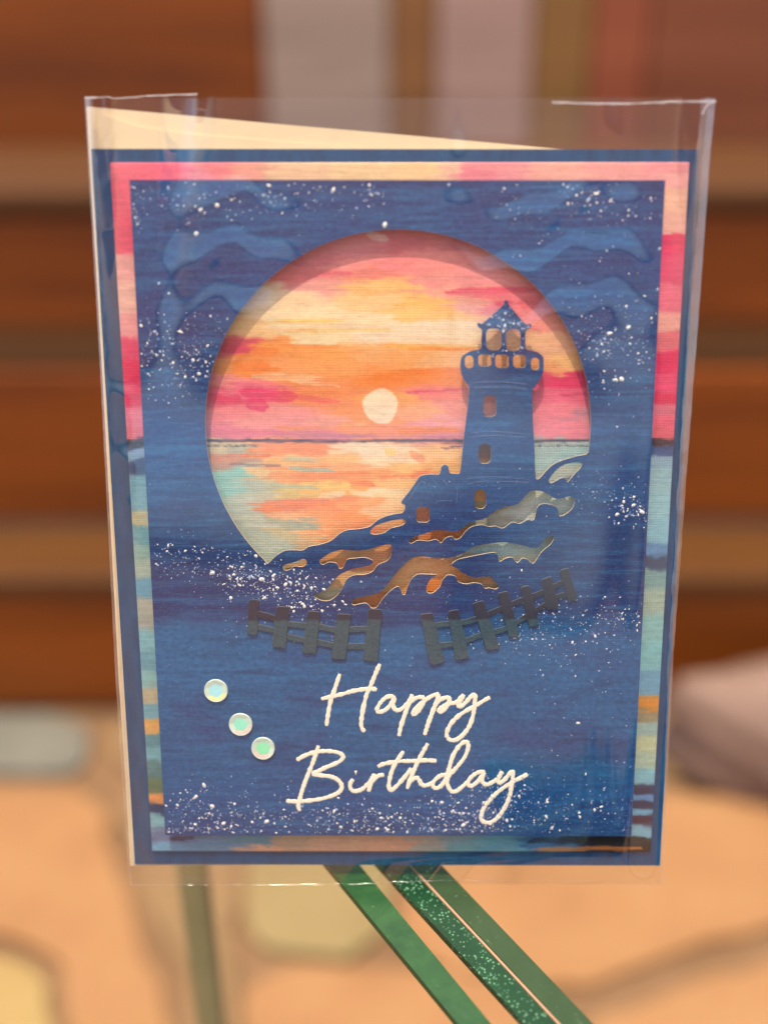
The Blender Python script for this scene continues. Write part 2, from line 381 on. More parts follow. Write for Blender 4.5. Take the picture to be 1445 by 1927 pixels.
# ------------------------------------------------------------------ green shelf strips under the card
SL_BOT = on_card(740, 1664, 0.0015)                        # lower edge of the sleeve on the card plane
zs = (RW @ np.array([SL_BOT[0], SL_BOT[1], 0.0015]) + OW)[2]
shelf = empty('display_shelf', Matrix.Translation((0, 0, zs)))
tag(shelf, 'green shelf of narrow glassy strips running out from under the card', 'shelf')
LEG_Y = 0.085
def mat_green(name, a, b, bub, rough, tr):
    t = NT(name, rough, 0.25); n = t.noise(t.coord(95, 95, 95), 1, 6, 0.7, 1.2); c = t.ramp(n, [(0.3, lin(a, 0.55)), (0.7, lin(b, 0.55))])
    if bub:
        vo = t.n('TexVoronoi'); vo.inputs['Scale'].default_value = 1350; t.l(t.coord(1, 1, 1), vo.inputs['Vector'])
        msk = t.noise(t.coord(120, 120, 120), 1, 3)
        ring = t.ramp(vo.outputs['Distance'], [(0.20, (1, 1, 1, 1)), (0.34, (0, 0, 0, 1))])
        sp = t.math('MULTIPLY', ring, t.ramp(msk, [(0.38, (0, 0, 0, 1)), (0.52, (1, 1, 1, 1))]))
        c = t.mix(c, lin((120, 170, 128), 0.7), t.math('MULTIPLY', sp, 0.85)); t.bump(vo.outputs['Distance'], 0.12, 0.0003)
    else:
        sc = t.noise(t.coord(700, 700, 700), 1, 3); t.bump(sc, 0.15, 0.0002)
        c = t.mix(c, lin((150, 180, 140), 0.6), t.math('MULTIPLY', t.ramp(sc, [(0.66, (0, 0, 0, 1)), (0.74, (1, 1, 1, 1))]), 0.5))
    t.color(c); t.b.inputs['Coat Weight'].default_value = 0.1; t.b.inputs['Coat Roughness'].default_value = 0.2
    return t.m
def strip(pl, w_l, w_r, m, dz=0.0, name='strip', th=0.0016):
    # px of left / right edges at the card foot (y 1640) and at the frame's lower edge (y 1927), extended both ways on the shelf plane
    zz = zs + dz
    A, B = on_z(w_l[0], 1640, zz), on_z(w_l[1], 1927, zz); C, D = on_z(w_r[0], 1640, zz), on_z(w_r[1], 1927, zz)
    def ext(p, q, t): return p + (q - p) * t
    t0, t1 = (LEG_Y - A[1]) / (B[1] - A[1]), 4.0; u0 = (LEG_Y - C[1]) / (D[1] - C[1])
    P = [ext(A, B, t0), ext(A, B, t1), ext(C, D, t1), ext(C, D, u0)]
    n = 60; vs = []; fs = []
    for i in range(n + 1):
        s = i / n; l = P[0] + (P[1] - P[0]) * s; r = P[3] + (P[2] - P[3]) * s
        vs += [(l[0], l[1], dz), (r[0], r[1], dz), (l[0], l[1], dz - th), (r[0], r[1], dz - th)]
    for i in range(n):
        a, b = 4 * i, 4 * i + 4; fs += [(a, b, b + 1, a + 1), (a + 2, a + 3, b + 3, b + 2), (a, a + 2, b + 2, b), (a + 1, b + 1, b + 3, a + 3)]
    fs += [(0, 1, 3, 2), (4 * n, 4 * n + 2, 4 * n + 3, 4 * n + 1)]
    bm = bmesh.new(); me = mesh(vs, fs); bm.from_mesh(me); bmesh.ops.recalc_face_normals(bm, faces=bm.faces); bm.to_mesh(me); bm.free()
    return link(name, me, m, shelf), P
MG1 = mat_green('smooth_green_glass', (26, 74, 38), (58, 108, 54), False, 0.4, 0)
MG2 = mat_green('bubbled_green_glass', (8, 56, 28), (18, 78, 40), True, 0.4, 0)
MG3 = mat_green('refracted_edge_green', (50, 76, 40), (62, 88, 50), False, 0.5, 0)
MG4 = mat_plain('pinkish_seam', (190, 150, 118), 0.6, 0.3, 0.7)
_, PL = strip(0, (625, 862), (687, 924), MG1)
strip(0, (724, 987), (778, 1046), MG2)
strip(0, (780, 1049), (786, 1056), MG4, -0.0004, 'seam', 0.001)
_, PR = strip(0, (788, 1058), (842, 1116), MG3)  # solid strip standing in for the edge refracted through the glass
# cross bars under both ends of the strips, on legs; the rear leg shows blurred below the card
M_leg = mat_plain('green_enamel_leg', (164, 152, 104), 0.7, 0.2, 0.7, 0.1, 30)
rx = on_y(371, 1700, LEG_Y)[0] + 0.0045 - 0.009 + 0.0045
for y, x0, x1 in ((LEG_Y, rx - 0.009, PR[3][0] + 0.004), (PL[1][1] + 0.02, PL[1][0] - 0.05, PR[2][0] + 0.05)):
    link('cross_bar', box_mesh(x0, x1, y - 0.009, y + 0.009, -0.017, -0.0018, 0.002), MG1, shelf)
    for x in (x0 + 0.009, x1 - 0.009):
        if y == LEG_Y and x != x0 + 0.009: continue
        link('leg', box_mesh(x - 0.0045, x + 0.0045, y - 0.0045, y + 0.0045, -zs, -0.0172, 0.002), M_leg, shelf)

# ------------------------------------------------------------------ the greeting card
card = empty('greeting_card', CARD_M)
tag(card, 'handmade navy birthday card with lighthouse cut-out over a painted sunset', 'greeting card')
W0, WS, WN0, WN = 0.0, 0.0005, 0.00205, 0.0024             # mat face, sunset face, navy back and face
def flat_box(x0, x1, y0, y1, w0, w1, m, name, bev=0.0001):
    return link(name, box_mesh(x0, x1, y0, y1, w0, w1, bev), m, card)
hw = CARD_W / 2
flat_box(-hw + 0.0002, hw - 0.0002, 0.0001, CARD_H - 0.0002, -0.0007, -0.0004, M_white, 'card_front')
flat_box(-hw + 0.0002, hw - 0.0008, 0.0001, CARD_H - 0.0004, -0.0012, -0.0009, M_white, 'card_back')
link('fold', box_mesh(-hw - 0.0001, -hw + 0.0004, 0.0001, CARD_H - 0.0004, -0.0012, -0.0004, 0.0001), M_white, card)
link('mat', sheet([dense([(171.7, 280), (1315, 281), (1241, 1629), (254, 1626.5)], 60)], -0.00035, W0), [M_mat, M_mat], card)

# --- sunset painting: colours of the print laid out in picture pixels, painted stroke by stroke
PT = [(600,470,235,130,135),(560,490,232,125,130),(640,470,235,140,140),(760,450,228,112,118),(860,450,230,125,125),(950,470,235,140,138),(980,500,225,130,120),
(650,500,252,150,140),(750,500,250,140,135),(830,490,255,150,140),(560,520,238,122,122),(690,515,242,135,120),(800,530,242,150,140),(900,520,246,150,145),
(590,540,242,162,148),(500,545,250,215,170),(540,560,255,215,165),(700,540,255,195,120),(760,535,255,190,115),(820,545,246,168,142),(960,560,240,120,125),(1010,570,228,100,110),
(700,570,255,205,140),(790,570,255,195,110),(880,575,250,170,150),(940,575,242,125,130),(600,590,255,220,170),(700,600,255,220,170),(760,595,255,200,120),(850,590,255,195,120),
(1000,600,246,135,132),(1040,610,246,150,130),(520,600,255,220,170),(740,612,255,225,180),(800,617,255,225,185),(860,622,255,220,175),(600,640,255,225,170),(700,630,255,225,185),
(470,615,255,205,140),(1000,640,255,190,140),(1040,660,255,185,140),(1070,680,255,190,120),(440,655,228,75,100),(490,663,255,145,70),(530,655,255,160,80),(600,665,255,165,85),
(700,668,255,180,110),(760,680,255,170,95),(820,680,255,185,120),(480,693,255,140,60),(440,690,242,155,85),(520,690,255,165,95),(650,690,255,165,90),(700,700,255,155,80),(740,710,255,140,60),
(830,705,255,140,60),(420,720,250,150,140),(450,735,246,115,132),(600,742,255,150,90),(620,762,255,150,100),(400,752,235,75,105),(430,780,250,130,130),(480,792,250,150,135),(560,782,250,150,140),
(620,792,250,160,130),(650,772,255,150,80),(680,792,255,155,80),(760,752,255,165,80),(800,745,250,130,110),(790,772,255,170,110),(850,772,250,150,130),(860,792,250,160,150),(440,812,240,125,135),
(600,818,228,132,132),(850,818,232,140,140),(700,815,250,150,100),(1030,720,240,75,110),(1080,715,235,60,100),(1040,745,246,108,130),(1090,740,240,100,125),(1040,770,250,130,140),(1095,778,218,125,135),
(1040,800,246,130,140),(1090,808,240,120,130),(1020,690,255,170,110),
(420,840,215,195,150),(450,847,190,185,150),(500,845,255,160,100),(560,847,255,150,90),(600,842,255,150,85),(640,842,255,215,160),(700,847,255,225,180),(760,857,255,200,140),(840,852,255,190,120),
(420,860,225,150,110),(540,862,255,190,110),(650,862,255,190,110),(700,868,255,220,165),(420,873,200,150,120),(640,880,255,175,100),(740,882,255,190,100),(830,882,255,180,90),
(420,892,150,200,180),(440,888,150,200,180),(430,915,165,200,180),(480,890,240,195,130),(540,895,255,165,90),(600,895,255,150,75),(680,895,255,160,75),(780,895,255,130,50),(840,897,255,150,70),
(470,915,190,190,160),(520,913,190,190,150),(560,915,225,195,120),(620,915,255,200,100),(680,912,255,165,70),(760,912,255,190,110),(820,912,255,170,90),(420,932,150,200,180),(450,940,190,195,165),
(500,930,200,190,155),(550,932,230,195,110),(600,930,255,185,90),(740,927,255,210,150),(520,950,240,140,85),(560,952,250,135,75),(620,950,250,140,75),(680,947,255,165,90),(730,945,255,200,140),
(450,965,185,190,165),(480,978,200,195,165),(540,967,250,180,120),(600,967,255,160,90),(660,967,255,150,75),(720,962,255,190,130),(740,972,255,180,110),(450,990,175,180,155),(520,977,185,180,145),
(560,987,175,175,145),(620,987,250,160,90),(680,987,255,150,80),(470,1012,180,185,160),(540,1007,210,190,140),(580,1005,255,185,120),(620,1007,255,165,100),(500,1040,190,195,170),(540,1022,185,190,165),
(590,1020,220,180,130),(610,1022,255,150,80),(1030,847,170,190,180),(1090,852,165,195,185),(1030,870,175,200,190),(1060,892,190,195,180),(1080,867,160,195,190),(1070,887,200,200,175),(1040,930,215,220,190),
(1060,945,205,215,195),(960,962,210,210,190),(900,982,180,170,145),(830,1007,240,125,55),(870,1002,235,135,65),(790,1012,240,140,75),(720,992,245,170,110),(700,997,240,125,80),(795,969,245,140,95),
(620,1052,245,165,95),(670,1042,240,175,115),(720,1037,240,160,105),(650,1057,250,150,80),(640,1092,240,185,125),(610,1117,195,185,145),(680,1062,245,150,90),(700,1132,230,130,65),(740,1102,240,175,110),
(790,1062,250,180,115),(830,1062,250,170,105),(870,1042,210,190,155),(920,1037,185,210,200),(970,1027,180,205,195),(1010,1032,185,205,185),(1030,1017,175,180,160),(960,1047,225,205,160),(1000,1052,225,215,175),
(815,1107,250,135,45),(880,1087,245,150,80),(920,1097,220,155,95),(905,845,150,80,60),(903,935,240,160,80),(900,950,190,160,110),
(215,320,240,110,125),(300,320,246,106,126),(400,320,246,132,136),(450,320,240,162,142),(550,320,238,192,152),(700,320,242,202,152),(800,320,246,202,147),(860,318,246,192,162),(900,322,236,132,142),
(950,320,242,152,152),(1050,320,242,172,152),(1150,320,242,162,152),(1250,320,242,152,152),(1280,332,246,172,162),
(225,360,240,100,120),(228,450,240,90,115),(232,500,246,172,162),(240,560,246,187,167),(240,620,246,162,157),(245,655,235,70,110),(250,700,230,40,90),(252,745,230,55,100),(255,790,236,122,142),(258,820,226,112,127),
(258,836,40,48,78),(260,856,130,160,185),(258,880,50,75,115),(262,905,110,160,170),(265,940,120,165,175),(268,976,190,180,140),(268,1000,115,165,170),(272,1040,150,180,165),(275,1070,170,185,165),(276,1110,110,165,185),
(278,1140,175,175,155),(280,1170,165,165,150),(282,1200,130,180,185),(285,1250,110,160,170),(284,1280,140,185,180),(286,1310,190,175,140),(286,1340,120,170,180),(288,1366,220,165,95),(290,1390,95,145,155),
(292,1420,120,175,180),(292,1450,90,130,130),(294,1480,100,120,90),(295,1502,225,150,90),(297,1520,40,65,105),(298,1545,130,180,185),(302,1575,110,120,150),
(1275,380,250,190,160),(1270,430,246,182,162),(1268,452,235,50,105),(1265,510,240,75,120),(1262,560,246,112,136),(1258,610,250,172,156),(1245,640,236,112,122),(1252,682,235,30,95),(1250,722,240,72,116),
(1246,752,230,42,92),(1244,772,222,112,132),(1243,800,246,102,126),(1242,820,232,102,116),(1240,832,60,42,56),(1238,846,60,90,140),(1238,870,140,175,190),(1235,900,150,190,195),(1230,950,150,195,200),
(1225,1000,140,190,200),(1224,1045,100,150,190),(1222,1056,60,80,110),(1220,1090,130,170,165),(1218,1130,165,185,165),(1217,1180,140,190,185),(1215,1230,130,190,190),(1215,1290,110,165,190),(1215,1325,216,142,62),
(1213,1342,150,140,110),(1212,1370,150,180,170),(1210,1400,190,195,155),(1208,1430,170,190,165),(1206,1465,130,185,195),(1204,1488,45,55,85),(1203,1500,90,140,185),(1202,1514,40,45,80),(1202,1528,110,170,195),
(1202,1541,65,40,65),(1200,1560,130,180,195),
(320,1595,115,160,185),(420,1588,110,150,175),(480,1580,95,150,165),(560,1590,200,165,130),(500,1598,236,172,132),(640,1590,226,172,132),(740,1590,231,166,126),(800,1592,180,170,150),(880,1590,130,165,165),
(950,1590,110,165,175),(1020,1588,70,120,160),(1080,1582,35,45,65),(1150,1582,40,40,45),(1215,1600,30,25,25)]
def vnoise(X, Y, sx, sy, seed):
    r = np.random.default_rng(seed); G = r.random((256, 256)); x, y = X / sx, Y / sy
    xi, yi = np.floor(x).astype(int), np.floor(y).astype(int); fx, fy = x - xi, y - yi
    fx = fx * fx * (3 - 2 * fx); fy = fy * fy * (3 - 2 * fy)
    g = lambda a, b: G[a % 256, b % 256]
    return (g(xi, yi) * (1 - fx) + g(xi + 1, yi) * fx) * (1 - fy) + (g(xi, yi + 1) * (1 - fx) + g(xi + 1, yi + 1) * fx) * fy - 0.5
def paint(X, Y):
    X0, Y0 = X.copy(), Y.copy()
    Y = Y + 9 * vnoise(X, Y, 46, 30, 1) + 7 * vnoise(X, Y, 22, 9, 2) + 4 * vnoise(X, Y, 60, 3, 3) + 3 * vnoise(X, Y, 7, 5, 17)
    X = X + 46 * vnoise(X, Y0, 40, 7, 4) + 40 * vnoise(X, Y0, 90, 3.2, 5) + 14 * vnoise(X, Y0, 12, 12, 18)
    acc = np.zeros((len(X), 3)); ws = np.zeros(len(X)); low = np.zeros((len(X), 3)); wl = np.zeros(len(X))
    for x, y, r, g, b in PT:
        d = ((X - x) / 3.1) ** 2 + (Y - y) ** 2
        w = 1 / (d + 5.0) ** 4; acc += w[:, None] * np.array((r, g, b)); ws += w
        w = 1 / (d + 40.0) ** 2; low += w[:, None] * np.array((r, g, b)); wl += w
    C = 0.72 * acc / ws[:, None] + 0.28 * low / wl[:, None]
    def blend(m, c):
        C[:] = C * (1 - m[:, None]) + np.array(c) * m[:, None]
    def stroke(x0, y0, x1, y1, h, c, a=0.9, bow=0.0, seed=0):
        """dry brush stroke: tapering ends, ragged edges, streaked along its length"""
        t = (X0 - x0) / (x1 - x0); yc = y0 + (y1 - y0) * t + bow * 4 * t * (1 - t)
        yy = Y0 + 3.0 * vnoise(X0, Y0, 26, 20, 30 + seed) + 2.0 * vnoise(X0, Y0, 8, 4, 60 + seed)
        tt = t + 0.10 * vnoise(X0, Y0, 18, 2.6, 90 + seed)
        prof = np.clip(1.25 - np.abs(2 * tt - 1) ** 3 * 1.25, 0, 1) ** 0.5
        hh = h * prof + 1e-6; d = np.abs(yy - yc) / hh
        m = np.clip((1.0 - d) * 3.5, 0, 1) * (tt > 0) * (tt < 1)
        m = m * np.clip(0.80 + 0.9 * vnoise(X0, Y0, 60, 2.4, 120 + seed), 0.35, 1)
        blend(m * a, c)
    S = [(500,606,650,603,4,(255,204,100)),(540,626,745,620,3.5,(255,214,120)),(560,622,600,622,3,(250,190,120)),(718,650,905,655,7,(255,182,84)),(770,655,905,659,4,(255,150,70)),
         (836,550,1005,546,8,(236,74,106)),(930,572,965,570,6,(236,80,112)),(600,516,665,513,5,(236,104,118)),(640,478,700,470,5,(240,136,140)),(590,495,660,484,4,(236,120,130)),
         (470,661,525,660,7,(255,134,56)),(505,650,640,652,4.5,(255,150,70)),(560,655,680,662,5,(255,160,78)),(440,695,510,690,9,(255,134,58)),(468,707,606,712,7,(254,204,152)),(560,718,640,726,4,(252,190,140)),
         (452,738,560,748,14,(236,62,106)),(462,760,505,765,12,(234,56,104)),(520,742,640,758,6,(250,110,100)),(700,705,800,700,6,(255,138,56)),(690,714,760,712,4,(255,130,50)),(760,738,880,732,3,(232,78,100)),
         (770,698,885,697,6,(255,136,60)),(395,752,455,748,6,(234,66,100)),(516,805,670,806,4,(255,146,62)),(745,812,868,808,6,(255,138,48)),(1020,722,1110,724,8,(236,58,100)),(1050,744,1110,742,3,(220,70,105)),
         (1080,776,1112,780,6,(200,124,138)),(420,640,472,660,9,(226,70,98)),(395,812,560,816,4,(232,120,132)),(560,820,870,822,4,(206,124,136)),(640,800,690,798,4,(255,180,110)),
         (452,856,512,857,4.5,(255,130,60)),(530,863,606,866,4.5,(186,192,158)),(428,873,532,876,2.6,(166,106,94)),(544,881,634,888,4.5,(158,186,162)),(500,846,620,852,7,(255,150,88)),(620,838,790,848,9,(254,224,178)),
         (700,862,790,868,7,(254,220,170)),(770,852,800,866,10,(250,156,94)),(722,848,745,850,9,(255,212,120)),(830,842,872,841,2.4,(112,80,82)),(600,893,700,890,5,(255,140,66)),(655,905,705,912,6,(255,126,58)),
         (600,934,650,928,6,(251,218,172)),(655,926,706,932,6,(251,218,172)),(690,920,760,926,4,(252,216,166)),(490,956,530,960,6,(255,134,62)),(505,948,620,940,6,(240,136,86)),(560,975,600,978,4,(172,172,142)),
         (400,905,445,930,12,(156,204,186)),(500,915,600,918,5,(204,194,140)),(560,1010,600,1008,5,(255,180,110)),(600,1000,650,1002,5,(255,160,90)),(470,988,530,990,4,(196,192,168)),
         (430,940,500,944,5,(200,196,172)),(690,440,730,452,9,(246,216,192)),(318,1578,368,1577,4,(60,46,80)),(1000,1598,1208,1596,5,(226,136,64)),(990,1583,1090,1580,6,(36,44,66)),(1080,1582,1220,1578,6,(34,30,32)),
         (500,1599,620,1599,4,(240,176,132)),(230,836,275,836,6,(32,40,66)),(245,878,272,882,5,(44,70,112)),(1228,834,1262,830,5,(48,34,46)),(1228,846,1262,846,5,(54,84,134)),
         (1196,1325,1232,1324,6,(222,140,56)),(1190,1490,1226,1488,7,(36,42,74)),(1190,1516,1226,1514,5,(40,44,78)),(1190,1541,1226,1540,6,(62,36,62)),(270,1366,306,1365,5,(228,168,92)),(276,1503,300,1501,4,(232,150,84)),(276,1520,314,1519,4,(36,58,100))]
    for i, (x0, y0, x1, y1, h, c) in enumerate(S): stroke(x0, y0, x1, y1, h, c, 0.88, 0.0, i)
    # the painted sun
    ang = np.arctan2(Y0 - 764, X0 - 716); rr = np.hypot(X0 - 716, Y0 - 764) + 1.2 * np.sin(3 * ang + 1) + 0.8 * np.sin(5 * ang) + 2 * vnoise(X0, Y0, 9, 9, 200)
    blend(np.clip((34 - rr) / 2.2, 0, 1) * 0.95, (255, 226, 184))
    # horizon: charcoal line, broken by the canvas
    hy = 829.5 + 2.0 * vnoise(X0, Y0, 60, 50, 210) + 2.5 * vnoise(X0, Y0, 9, 4, 211)
    m = np.clip((4.0 - np.abs(Y0 - hy)) / 2.0, 0, 1) * np.clip(0.75 + 0.8 * vnoise(X0, Y0, 30, 3, 212), 0.2, 0.95); blend(m, (70, 60, 74))
    m = np.clip((3.0 - np.abs(Y0 - 839 + 3 * vnoise(X0, Y0, 8, 3, 213))) / 2.0, 0, 1) * ((X0 < 485) + (X0 > 1000) * (X0 < 1115) * 0.8) * np.clip(0.5 + 1.4 * vnoise(X0, Y0, 5, 3, 214), 0, 0.9); blend(m, (92, 78, 70))
    C *= (1 + 0.085 * vnoise(X0, Y0, 70, 2.6, 220) + 0.06 * vnoise(X0, Y0, 18, 6, 221) + 0.05 * vnoise(X0, Y0, 3.5, 3.5, 222))[:, None]
    return np.clip(C, 0, 255)
def sunset():
    c4 = [on_card(x, y, WS) for x, y in ((207.5, 306), (1296.5, 305.5), (1223.5, 1603), (287, 1602))]
    nx, ny = 430, 540; s, t = np.meshgrid(np.linspace(0, 1, nx), np.linspace(0, 1, ny)); s, t = s.ravel()[:, None], t.ravel()[:, None]
    A, B, C_, D = [np.array(c) for c in c4]
    P = (A * (1 - s) + B * s) * (1 - t) + (D * (1 - s) + C_ * s) * t
    V = np.c_[P, np.full(len(P), WS)]
    px, py = to_px(V); col = paint(px, py) / 255.0
    col = np.where(col <= 0.04045, col / 12.92, ((col + 0.055) / 1.055) ** 2.4) * KP
    i = np.arange(nx * ny).reshape(ny, nx)
    q = np.stack([i[:-1, :-1], i[1:, :-1], i[1:, 1:], i[:-1, 1:]], -1).reshape(-1, 4)
    # a skirt down to the mat gives the sheet its thickness
    rim = np.concatenate([i[0, :], i[1:, -1], i[-1, -2::-1], i[-2:0:-1, 0]]); nb = len(V)
    V2 = V[rim].copy(); V2[:, 2] = W0 + 0.00005; V = np.r_[V, V2]; col = np.r_[col, col[rim] * 0 + 0.6]
    k = np.arange(len(rim)); k2 = (k + 1) % len(rim)
    q = np.r_[q, np.stack([rim[k], rim[k2], nb + k2, nb + k], -1)]
    me = bpy.data.meshes.new('sunset'); me.vertices.add(len(V)); me.vertices.foreach_set('co', V.ravel())
    me.loops.add(q.size); me.loops.foreach_set('vertex_index', q.ravel().astype(np.int32))
    me.polygons.add(len(q)); me.polygons.foreach_set('loop_start', np.arange(0, q.size, 4, dtype=np.int32))
    me.update(calc_edges=True); me.validate()
    a = me.attributes.new('paint', 'FLOAT_COLOR', 'POINT'); a.data.foreach_set('color', np.c_[col, np.ones(len(col))].ravel().astype(np.float32))
    return me
tag(link('sunset_panel', sunset(), M_paint, card), 'painted paper of a pink and orange sunset over water')

# --- navy die-cut panel: outer edge, round window with lighthouse and rocks, small openings
Z4 = lambda p: zoomed(720, 520, 3.284, p)
Z5 = lambda p: zoomed(440, 840, 2.0643, p)
tower = Z4([(1270,1085),(1255,1100),(1200,1110),(1130,1130),(1075,1150),(1030,1180),(990,1225),(965,1250),(945,1251),(938,1100),(928,900),(922,700),(935,690),(960,655),(985,610),(993,570),(993,505),
    (983,488),(950,466),(920,458),(888,452),(880,440),(881,400),(880,345),(895,328),(912,314),(918,301),(905,293),(888,297),(870,284),(778,176),(776,158),(762,147),(748,156),(746,174),(625,284),(608,294),
    (592,285),(583,297),(592,315),(612,330),(612,360),(608,400),(608,442),(595,452),(545,460),(502,484),(484,505),(479,560),(486,605),(506,645),(533,682),(533,710),(525,800),(510,920),(498,1020),(485,1150),(476,1214),
    (462,1220),(430,1218),(413,1212),(405,1176),(390,1163),(375,1165),(361,1180),(355,1214),(340,1225),(295,1222),(235,1232),(222,1245),(170,1320),(117,1389),(118,1404),(133,1411)])
ridge = Z5([(664,226),(665,240),(655,257),(630,262),(600,268),(560,285),(530,310),(490,320),(440,325),(410,340),(380,365),(340,380),(290,390),(270,403),(240,403),(200,405),(165,425),(145,445),(131,457)])
tip, stop = ridge[-1], tower[0]
# fit the round window in card space so that it is a true circle
cpx = [(390, 812), (503, 1061), (740, 431), (1106.7, 850), (1040, 580), (470, 560)]
cc = np.array([on_card(x, y, WN) for x, y in cpx]); A_ = np.c_[2 * cc, np.ones(len(cc))]; sol = np.linalg.lstsq(A_, (cc ** 2).sum(1), rcond=None)[0]
CX, CY = sol[:2]; CR = math.sqrt(sol[2] + CX * CX + CY * CY)
def cpx_of(a):
    x, y = to_px(np.array([[CX + CR * math.cos(a), CY + CR * math.sin(a), WN]])); return (float(x[0]), float(y[0]))
t0 = on_card(*tip, WN); t1 = on_card(*stop, WN); a0 = math.atan2(t0[1] - CY, t0[0] - CX) % (2 * math.pi); a1 = math.atan2(t1[1] - CY, t1[0] - CX)
if a1 > 0: a1 -= 2 * math.pi
a1 %= 2 * math.pi
arc = [cpx_of(a0 + ((a1 - 2 * math.pi) - a0) * k / 120) for k in range(1, 120)]
window = catmull(tower, 2, False) + catmull(ridge, 4, False) + arc
outer = dense([(244, 338.5), (1251, 339), (1187.5, 1573.5), (311.5, 1571.5)], 50)
holes = [rrect(638,322,732,457,34), rrect(760,325,850,460,34), rrect(507,490,560,567,24), rrect(590,482,670,556,22), rrect(695,482,777,565,22), rrect(805,485,882,565,22), rrect(915,504,966,579,24),
         rrect(620,735,700,868,32), rrect(592,1035,668,1157,30), rrect(566,1318,637,1437,32)]
holes = [Z4(h) for h in holes] + [Z5(rrect(708,235,760,295,14))]
holes.append(catmull(Z4([(1025,1260),(1055,1215),(1100,1175),(1150,1155),(1205,1150),(1230,1158),(1220,1185),(1190,1215),(1160,1250),(1140,1272),(1120,1245),(1095,1250),(1060,1270),(1035,1277)]), 4))
RK = [[(530,330),(545,312),(580,297),(630,285),(660,283),(667,295),(650,308),(610,318),(585,335),(555,342),(535,340)],
 [(190,468),(205,458),(240,448),(270,437),(283,445),(280,460),(262,468),(235,466),(220,478),(200,482)],
 [(333,445),(350,430),(380,412),(420,402),(480,405),(530,398),(570,385),(605,380),(613,390),(610,425),(595,445),(560,460),(540,485),(510,498),(470,500),(440,515),(425,545),(405,575),(375,598),(345,600),(325,592),(310,580),(330,570),(360,555),(385,525),(410,500),(450,480),(490,470),(530,462),(540,445),(510,432),(470,435),(440,440),(425,470),(410,475),(400,455),(370,450),(345,460)],
 [(680,370),(700,352),(745,338),(790,325),(850,330),(880,325),(900,305),(935,290),(975,280),(1010,255),(1050,235),(1100,225),(1125,200),(1150,175),(1185,172),(1220,185),(1255,205),(1300,195),(1323,205),(1315,240),(1285,265),(1262,270),(1255,240),(1225,225),(1190,225),(1175,245),(1165,285),(1140,285),(1110,300),(1080,295),(1045,318),(1015,310),(990,312),(960,305),(925,312),(900,330),(880,355),(860,362),(845,350),(820,358),(805,375),(785,362),(755,368),(715,365),(690,377)],
 [(457,605),(475,590),(520,580),(560,570),(590,545),(620,505),(660,460),(700,430),(740,428),(790,435),(850,430),(890,415),(930,390),(990,378),(1060,373),(1120,385),(1165,395),(1190,385),(1210,355),(1230,347),(1242,355),(1230,380),(1195,410),(1175,440),(1160,455),(1140,440),(1120,435),(1100,452),(1080,432),(1055,435),(1030,447),(1020,415),(985,415),(950,422),(910,430),(870,440),(845,460),(870,475),(885,490),(930,508),(990,505),(1010,520),(1028,545),(1015,555),(990,550),(975,552),(960,535),(930,530),(900,535),(870,525),(860,505),(830,500),(810,520),(800,545),(775,568),(755,570),(747,555),(755,530),(770,510),(790,500),(750,497),(715,497),(690,515),(675,545),(665,575),(655,575),(645,550),(635,545),(610,560),(580,590),(555,625),(535,628),(515,610),(490,612),(465,617)]]
holes += [catmull(Z5(h), 4) for h in RK]
navy = link('die_cut_panel', sheet([outer, window] + holes, WN0, WN), [M_navy, M_core], card)
tag(navy, 'navy paper cut with a round window, lighthouse and rocks')
# foam pads that hold the panel off the painting, well back from every cut edge
M_foam = mat_plain('white_foam_tape', (235, 235, 230), 0.9, 0.1)
for x, y, w, h in ((300, 500, 40, 200), (330, 1200, 60, 120), (760, 1350, 200, 40), (1160, 1250, 40, 120), (1185, 500, 30, 120), (760, 385, 160, 20)):
    p, q = on_card(x - w / 2, y + h / 2, 0.001), on_card(x + w / 2, y - h / 2, 0.001)
    flat_box(p[0], q[0], p[1], q[1], WS + 0.00002, WN0 - 0.00002, M_foam, 'foam_pad', 0)

# score lines pressed into the lighthouse and the house
for ln in ([(553,658),(650,652),(730,652),(895,668)],[(565,690),(740,683),(895,698)],[(537,970),(620,960),(700,960),(885,975)],[(535,997),(620,986),(700,985),(885,995)],[(515,1253),(610,1242),(700,1240),(905,1255)],
           [(520,1283),(610,1268),(700,1267),(905,1275)],[(160,1380),(200,1320),(240,1268),(265,1285)],[(310,1255),(340,1292)],[(370,1255),(400,1290)],[(335,1387),(430,1387)],[(464,1285),(455,1400)]):
    link('score_line', tube([catmull(Z4(ln), 4, False)], 0.00008, WN, 0.5, 0.4, 1), M_score, card)

